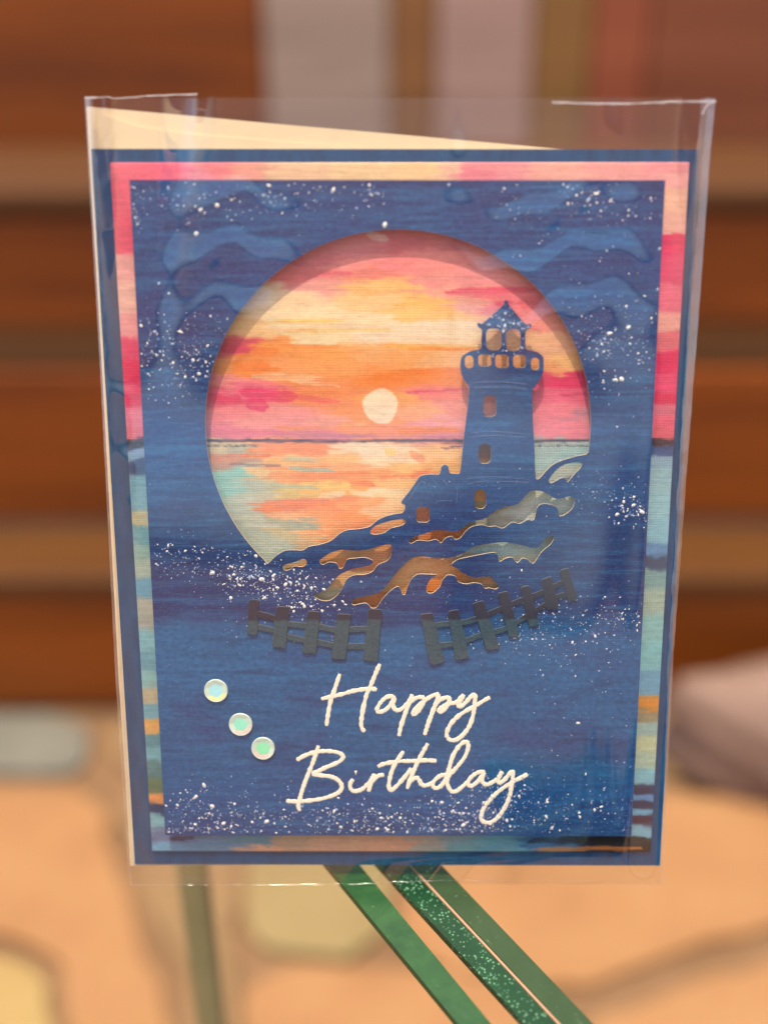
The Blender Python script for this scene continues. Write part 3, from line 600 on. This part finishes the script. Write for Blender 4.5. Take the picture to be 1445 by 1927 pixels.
# --- fences: pickets over two rails
def fence(x0, y0, s, pickets, rails, th):
    tops = []
    cu_pts = []
    me_rails = []
    for rail in rails:
        up = zoomed(x0, y0, s, catmull(rail, 3, False)); lo = [(x, y + th / s) for x, y in up]
        me_rails.append(dense(up + lo[::-1], 30))
    meshes = [sheet([r], WN, WN + 0.0003, 0.00006) for r in me_rails]
    bm = bmesh.new()
    for m in meshes: bm.from_mesh(m)
    me = bpy.data.meshes.new('rails'); bm.to_mesh(me); bm.free()
    f = link('fence', me, [M_fence, M_fence_edge], card)
    for q in pickets:
        c = zoomed(x0, y0, s, q); cx = sum(p[0] for p in c) / 4; cy = sum(p[1] for p in c) / 4; out = []
        for i in range(4):                       # rounded corners
            a, b, d = np.array(c[i - 1]), np.array(c[i]), np.array(c[(i + 1) % 4]); r = 4.5
            p1 = b + (a - b) / np.linalg.norm(a - b) * r; p2 = b + (d - b) / np.linalg.norm(d - b) * r
            for t in (0, 0.33, 0.67, 1): out.append(tuple((1 - t) ** 2 * p1 + 2 * t * (1 - t) * b + t * t * p2))
        pk = link('picket', sheet([out], WN + 0.00002, WN + 0.00042, 0.00008), [M_fence, M_fence_edge], f)
    return f
f1 = fence(450, 1110, 4.8167, [[(90,90),(177,90),(165,412),(70,405)],[(335,153),(455,155),(425,535),(298,515)],[(622,192),(732,198),(700,580),(573,575)],[(890,218),(1016,223),(965,634),(833,625)],[(1172,172),(1296,180),(1255,650),(1122,642)]],
      [[(130,180),(330,235),(450,285),(620,302),(735,312),(870,340),(1000,335),(1200,330)],[(120,300),(310,345),(450,402),(590,432),(720,452),(850,478),(1000,488),(1180,486)]], 52)
f2 = fence(780, 1050, 4.3788, [[(48,465),(148,453),(247,860),(128,888)],[(273,440),(362,424),(452,825),(335,848)],[(478,375),(570,350),(702,747),(592,768)],[(683,290),(770,274),(866,648),(778,663)],[(873,240),(947,226),(1027,557),(943,573)],[(1045,178),(1128,152),(1188,412),(1085,432)],[(1194,100),(1270,83),(1344,345),(1268,364)]],
      [[(110,545),(280,520),(380,512),(480,492),(690,405),(870,330),(1040,268),(1220,178)],[(150,705),(300,690),(440,655),(540,615),(740,565),(870,490),(1010,405),(1180,298),(1290,272)]], 46)

# --- lettering
Z3 = lambda p: zoomed(590, 1240, 4.1286, p)
Z6 = lambda p: zoomed(530, 1385, 5.78, p)
Z7 = lambda p: zoomed(760, 1385, 5.78, p)
HAPPY = [[[(205,115),(180,190),(155,265),(130,340),(115,420),(100,520)],[(515,38),(480,120),(445,205),(415,270),(395,345),(378,430),(370,510),(380,545),(398,565)],[(60,312),(140,293),(220,275),(300,252),(400,235),(470,235),(490,242)]],
 [[(625,300),(600,290),(560,302),(520,340),(495,385),(497,408),(520,412),(560,395),(595,360),(620,318),(628,305),(618,350),(628,388),(660,400),(700,375),(740,330),(768,275)]],
 [[(768,275),(745,340),(710,430),(680,520),(663,600)],[(725,375),(760,330),(800,303),(840,297),(858,312),(848,350),(818,400),(785,432),(772,425),(785,395),(830,350),(880,312),(930,283),(975,270)]],
 [[(975,270),(955,330),(925,410),(895,490),(862,592)],[(935,375),(965,335),(1000,310),(1040,300),(1056,315),(1042,355),(1015,395),(985,412),(972,405),(990,378),(1040,350),(1100,340),(1140,305),(1165,275)]],
 [[(1165,275),(1145,320),(1122,355),(1138,372),(1180,340),(1215,300),(1243,276),(1255,292),(1250,350),(1240,430),(1215,510),(1170,580),(1110,628),(1060,630),(1035,600),(1038,560),(1070,500),(1130,440),(1200,395),(1265,360),(1320,325),(1370,298)]]]
BIRTH = [([[(402,105),(375,190),(340,290),(300,390),(260,490),(225,590),(200,680),(182,760),(198,815)],[(165,265),(230,225),(320,188),(400,170),(500,165),(590,175),(650,198),(668,232),(640,270),(560,312),(470,348),(390,388),(330,412)],
    [(330,418),(420,430),(520,440),(590,465),(640,510),(655,560),(625,610),(550,650),(450,680),(340,700),(200,712),(110,712),(50,705)]], Z6),
 ([[(780,470),(750,510),(745,555),(770,595),(820,600),(880,575),(940,520),(980,470),(1010,415)],[(798,402),(806,400),(814,402)]], Z6),
 ([[(1010,410),(985,480),(960,550),(945,605)],[(965,520),(1010,465),(1060,430),(1115,425)]], Z6),
 ([[(1325,165),(1275,240),(1230,310),(1195,390),(1175,470),(1165,550),(1190,590),(1235,560),(1300,490),(1360,420),(1410,350)],[(1045,335),(1100,308),(1180,290),(1280,275),(1380,274),(1449,272),(1570,266),(1684,272)]], Z6),
 ([[(260,80),(215,160),(165,250),(115,360),(70,470),(35,575)],[(60,505),(100,468),(140,457),(165,480),(185,520),(220,540),(270,530),(310,508)]], Z7),
 ([[(465,425),(420,425),(370,450),(320,500),(315,545),(345,570),(390,555),(440,500),(472,440)],[(465,440),(485,380),(505,300),(540,200),(600,110),(660,65),(695,80),(695,140),(660,230),(600,310),(530,390),(490,430),(470,490),(480,550),(520,605),(570,600),(630,555),(690,500)]], Z7),
 ([[(880,395),(840,390),(780,410),(720,460),(695,510),(715,545),(760,530),(820,475),(868,408),(850,460),(860,510),(900,530),(950,510),(1010,470),(1045,420),(1070,385)]], Z7),
 ([[(1070,385),(1045,430),(1020,490),(1040,510),(1090,480),(1140,420),(1175,388),(1185,405),(1180,470),(1165,560),(1150,650),(1110,750),(1050,850),(980,920),(900,945),(850,920),(840,870),(870,780),(930,700),(1020,610),(1110,545),(1200,490),(1280,450),(1345,415)]], Z7)]
def letter(paths):
    return link('letter', tube([dense(catmull(p, 6, False), 2.2, False) for p in paths], 0.00043, WN, 0.09, 0.22, 3), M_text, card, True)
for L in HAPPY: letter([Z3(p) for p in L])
for L, zf in BIRTH:
    letter([zf(p) for p in L])

# --- sequins: shallow faceted cups
def mat_seq(name, a, k=0.76):
    t = NT(name, 0.4, 0.3); t.color(t.ramp(t.noise(t.coord(900, 900, 900), 1, 3), [(0.3, lin(a, k)), (0.7, lin(tuple(min(255, v + 12) for v in a), k))]))
    t.b.inputs['Coat Weight'].default_value = 0.2; t.b.inputs['Coat Roughness'].default_value = 0.15
    t.b.inputs['Thin Film Thickness'].default_value = 420; t.b.inputs['Thin Film IOR'].default_value = 1.5
    return t.m
MS = [mat_seq('sequin_rim', (226, 240, 214)), mat_seq('sequin_mint', (164, 250, 208)), mat_seq('sequin_aqua', (184, 246, 244)), mat_seq('sequin_yellow_sheen', (244, 236, 160)), mat_seq('sequin_pink_sheen', (236, 206, 186)), mat_seq('sequin_green', (156, 250, 184))]
for (x, y), mid, low in (((406.4, 1300.4), 2, 3), ((452.9, 1364), 1, 4), ((495, 1409), 5, 4)):
    u, v = on_card(x, y, WN + 0.0004); R = 0.00235; n = 36; vs = []; fs = []; mi = []
    rot = rnd.uniform(0, 1)
    for ring, (rr, w) in enumerate(((1.0, 0.00048), (0.96, 0.00044), (0.90, 0.00041))):
        for k in range(n):
            a = 2 * math.pi * k / n; vs.append((u + R * rr * math.cos(a), v + R * rr * math.sin(a), WN + w - (0.0004 if ring == 0 else 0)))
    for ring in range(2):
        for k in range(n): fs.append((ring * n + k, ring * n + (k + 1) % n, (ring + 1) * n + (k + 1) % n, (ring + 1) * n + k)); mi.append(0)
    h0 = len(vs)
    for k in range(6):
        a = 2 * math.pi * k / 6 + rot; vs.append((u + R * 0.62 * math.cos(a), v + R * 0.62 * math.sin(a), WN + 0.00026))
    for k in range(6):
        a = 2 * math.pi * (k + .5) / 6 + rot; i0 = round((2 * math.pi * k / 6 + rot) / (2 * math.pi) * n); i1 = round((2 * math.pi * (k + 1) / 6 + rot) / (2 * math.pi) * n)
        arcv = [2 * n + (j % n) for j in range(i0, i1 + 1)]
        fs.append((*arcv, h0 + (k + 1) % 6, h0 + k)); mi.append(low if math.sin(a) < -0.55 else 0)  # lowest facets tinted: iridescent sheen painted into the colour
    fs.append(tuple(h0 + k for k in range(6))); mi.append(mid)
    me = mesh(vs, fs); o = link('sequin', me, MS, card); me.polygons.foreach_set('material_index', mi)

# --- paint splatter on the navy paper
def inside(p, poly):
    x, y = p; c = False; j = len(poly) - 1
    for i in range(len(poly)):
        xi, yi = poly[i]; xj, yj = poly[j]
        if (yi > y) != (yj > y) and x < (xj - xi) * (y - yi) / (yj - yi) + xi: c = not c
        j = i
    return c
bbs = [(min(p[0] for p in h) - 3, max(p[0] for p in h) + 3, min(p[1] for p in h) - 3, max(p[1] for p in h) + 3, h) for h in [window] + holes]
def on_navy(x, y):
    for a, b, c, d, h in bbs:
        if a < x < b and c < y < d:
            for dx, dy in ((0, 0), (3, 0), (-3, 0), (0, 3), (0, -3)):
                if inside((x + dx, y + dy), h): return False
    fy = (y - 338) / (1572 - 338); l, r = 244 + fy * 67.5, 1251 - fy * 63.5
    return l + 3 < x < r - 3 and 342 < y < 1568
CL = [(310,375,55,28,45,1),(430,378,45,26,30,1.1),(258,405,8,22,18,1),(600,372,80,26,60,.9),(700,362,14,12,12,1),(512,372,10,14,10,1),(335,672,55,42,120,1.1),(285,640,14,35,30,1.2),(365,700,30,30,40,1),(395,640,25,40,20,.8),
      (330,1050,45,18,70,1.1),(420,1075,40,20,70,1.1),(480,1092,35,18,90,1.3),(560,1108,40,22,110,1.2),(600,1130,30,20,50,1.1),(480,1050,60,30,40,.9),(1165,650,40,45,120,1.1),(1100,630,30,40,60,.9),(1140,400,60,45,55,1.1),(1090,360,30,14,30,1),
      (1195,960,22,18,60,1.2),(1150,920,40,18,30,.9),(1010,430,35,40,14,1),(960,385,25,25,10,.9),(1060,1180,70,40,110,1.1),(1160,1165,35,25,50,1.2),(1000,1160,40,30,40,.9),(950,1200,60,30,50,.9),(380,1530,70,25,120,1.2),(360,1562,60,7,90,1.2),
      (520,1545,90,18,110,1),(700,1540,70,18,150,1.2),(880,1530,50,25,160,1.2),(960,1500,50,30,110,1.1),(1050,1510,80,35,120,1),(1140,1530,40,25,40,.9),(440,1490,70,20,40,.8),(820,1560,140,8,100,1),(950,608,24,22,90,1),(950,660,45,12,22,1),(985,640,8,14,10,1.1),
      (830,960,60,30,14,.8),(960,940,80,30,26,.8),(1090,930,40,30,26,.9),(850,1110,60,20,14,.8),(560,1180,90,30,60,.8),(760,1300,300,80,70,.7),(700,1100,40,40,20,.7),(1100,1300,60,70,40,.8),(1150,1450,40,60,30,.7),(700,700,480,420,330,.7),(720,1400,400,160,160,.6),(300,900,40,120,40,.7)]
sp = [[[], []] for _ in range(3)]
for cx, cy, sx, sy, n, k in CL:
    for _ in range(int(n * 1.9)):
        x, y = rnd.gauss(cx, sx), rnd.gauss(cy, sy)
        if not on_navy(x, y): continue
        r = (0.5 + rnd.expovariate(1.9)) * k; r = min(r, 4.6); q = rnd.random()
        mi = 0 if (q < 0.42 and k > 0.85) or r > 3.4 else (1 if q < 0.70 and k > 0.75 else 2)
        u, v = on_card(x, y, WN); rr = r * 0.000098; V, Fc = sp[mi]; b = len(V); m = 7 if r > 1.4 else 5; st = rnd.uniform(.7, 1.3); ph = rnd.uniform(0, 6)
        hgt = WN + 0.00002 + rnd.uniform(0, 0.00002)
        for i in range(m):
            a = 2 * math.pi * i / m; q2 = rr * rnd.uniform(.7, 1.25); xx, yy = q2 * st * math.cos(a), q2 / st * math.sin(a)
            V.append((u + xx * math.cos(ph) - yy * math.sin(ph), v + xx * math.sin(ph) + yy * math.cos(ph), hgt))
        V.append((u, v, hgt + rr * 0.35)); Fc += [(b + i, b + (i + 1) % m, b + m) for i in range(m)]
for (V, Fc), m in zip(sp, M_spk): tag(link('paint_splatter', mesh(V, Fc), m, card), kind='stuff')

# ------------------------------------------------------------------ envelope behind the card
env = empty('envelope', CARD_M); tag(env, 'cream paper envelope standing behind the card with its slanting top showing', 'envelope')
def esheet(px, w0, w1, name):
    return link(name, sheet([px], w0, w1), [M_env, M_env], env)
esheet(dense([(163.5, 200.5), (350, 217), (540, 235), (740, 252), (940, 270), (1042, 279.5), (1295, 296), (1228, 1622), (246, 1629), (236, 1455), (224, 1280), (209, 1000), (193, 700), (180, 480), (169, 300)], 40), -0.0021, -0.0016, 'envelope_body')
esheet(dense([(186, 212), (260, 238), (360, 253), (540, 268), (700, 277), (700, 330), (186, 330)], 30), -0.00158, -0.0013, 'inner_flap')

# ------------------------------------------------------------------ clear sleeve
slv = empty('cellophane_sleeve', CARD_M); tag(slv, 'clear glossy cellophane sleeve wrapped around the birthday card', 'sleeve')
M_film = mat_film('clear_film', 2.4, 0.035, 0.0, bumpamt=0.0)
M_film2 = mat_film('clear_back_film', 0.6, 0.10)
M_seam = mat_film('cloudy_film_edge', 1.6, 0.12, 0.22, (0.86, 0.70, 0.62, 1))
M_glint = mat_film('film_fold_glint', 3.0, 0.10, 0.75, (0.95, 0.88, 0.84, 1))  # milky white colour stands in for sun glints along the film's edges
LE = [(182, 160), (300, 166), (700, 189), (1000, 204), (1280, 218), (1640, 242), (1664, 247)]
RE = [(188, 1346), (290, 1336), (560, 1317), (900, 1291), (1240, 1266), (1500, 1254), (1664, 1246)]
def edge(tab, y):
    ys, xs_ = zip(*tab); return float(np.interp(y, ys, xs_))
def film(front, nx=170, ny=260):
    vs = []; fs = []
    tys = np.linspace(184, 1664, ny)
    for j, y in enumerate(tys):
        xl, xr = edge(LE, y) + 1, edge(RE, y) - 1
        for i in range(nx):
            s = i / (nx - 1); x = xl + (xr - xl) * s
            # height of the film over the card: tight at the sides, resting on the raised panel, the mouth gaping forward a little
            el = (x - xl) / 60; er = (xr - x) / 80; e = max(0.0, min(1.0, el, er)); e = e * e * (3 - 2 * e)
            if front:
                pleat = 1 - 0.80 * math.exp(-((x - 325 + 0.10 * (y - 480)) / 36) ** 2) - 0.30 * math.exp(-((x - 1190 - 0.04 * (y - 480)) / 45) ** 2) - 0.28 * math.exp(-((x - 865) / 38) ** 2)
                eb = max(0.0, min(1.0, (1664 - y) / 45)); up = max(0.0, 800 - y) / 620
                w = -0.0002 + e * (0.0012 + 0.0024 * eb + 0.0120 * up ** 1.6 * pleat)
                gl_ = math.exp(-((x - 420) / 120) ** 2); gr_ = math.exp(-((x - 1040) / 170) ** 2); top = math.exp(-((y - 450) / 190) ** 4)
                n = 0.00040 * math.sin(y / 19 + 1.5 * math.sin(x / 55) + 0.9 * math.sin(y / 70) + 0.5 * math.sin(x / 17 + y / 60)) * top * (0.9 * gl_ + gr_)
                n += 0.00060 * math.sin(x / 40 + 1.2 * math.sin(y / 120 + x / 300)) * top * (0.12 + gl_ + gr_)
                n += 0.00055 * math.sin((x - 0.06 * y) / 24 + 0.8 * math.sin(y / 130)) * math.exp(-((x - 300 - 0.05 * y) / 55) ** 2) * math.exp(-((y - 520) / 330) ** 2)
                n += 0.00030 * math.sin((x + 0.06 * y) / 26 + 0.7 * math.sin(y / 160)) * math.exp(-((x - 1215 + 0.05 * y) / 60) ** 2)
                n += 0.00022 * math.sin((x * 0.3 + y) / 80 + math.sin(x / 130))
                n += 0.00030 * math.sin(x / 38 + y / 260) * math.exp(-((y - 1340) / 260) ** 2) * (math.exp(-((x - 390) / 70) ** 2) + math.exp(-((x - 1110) / 70) ** 2))
                n += 0.00042 * math.sin(y / 60 + 1.7 * math.sin(y / 23)) * math.exp(-((x - xl - 32) / 16) ** 2)
                w += n * (0.25 + 0.75 * e)
            else:
                w = -0.0006 - e * 0.0020
            u, v = on_card(x, y, w); vs.append((u, v, w))
    for j in range(ny - 1):
        for i in range(nx - 1):
            a = j * nx + i; fs.append((a, a + nx, a + nx + 1, a + 1) if front else (a, a + 1, a + nx + 1, a + nx))
    return mesh(vs, fs)
link('front_film', film(True), M_film, slv, True)
link('back_film', film(False, 40, 50), M_film2, slv, True)
def ribbon(path, width_px, w, m, name, jit=1.5, side=None):
    """thin crinkled strip of film along a path, lying a little off the film plane"""
    P = dense(path, 14, False); vs = []; fs = []
    for i, (x, y) in enumerate(P):
        a, b = P[max(i - 1, 0)], P[min(i + 1, len(P) - 1)]; d = np.array(b) - np.array(a); d = d / (np.linalg.norm(d) + 1e-9); nrm = np.array((-d[1], d[0]))
        wd = width_px(i / (len(P) - 1)) if callable(width_px) else width_px
        p = np.array((x, y)); q = p + nrm * (wd + rnd.uniform(-jit, jit)); mid = (p + q) / 2
        for k, (c, dw) in enumerate(((p + nrm * rnd.uniform(-jit, jit) * .4, 0), (mid, rnd.uniform(0.0001, 0.0007)), (q, 0))):
            u, v = on_card(c[0], c[1], w); vs.append((u, v, w + dw))
    for i in range(len(P) - 1):
        for k in range(2): a = 3 * i + k; fs.append((a, a + 3, a + 4, a + 1))
    return link(name, mesh(vs, fs), m, slv, True)
ribbon([(x, y) for y, x in RE], lambda t: 27 * (1 - t) + 3 * t, 0.0002, M_seam, 'side_seam')
ribbon([(x, y) for y, x in LE][::-1], lambda t: 4 + 5 * t, 0.0002, M_seam, 'side_seam', 0.8)
ribbon([(160, 183), (205, 181), (215, 184), (300, 178), (372, 176)], 3.0, -0.0026, M_glint, 'top_lip', 1.2)
ribbon([(1038, 191), (1110, 193), (1180, 194), (1260, 190), (1346, 189)], 4.0, 0.0003, M_glint, 'top_lip', 1.2)
ribbon([(1344, 190), (1330, 200), (1322, 216)], 3.0, 0.0006, M_glint, 'corner_crease', 0.8)
ribbon([(198, 184), (201, 240), (205, 300), (209, 340)], 5.0, 0.0022, M_film, 'film_crease', 0.5)
ribbon([(247, 1664), (650, 1663), (690, 1661), (840, 1655), (1246, 1662)], 1.5, 0.0015, M_film2, 'bottom_seam', 0.4)
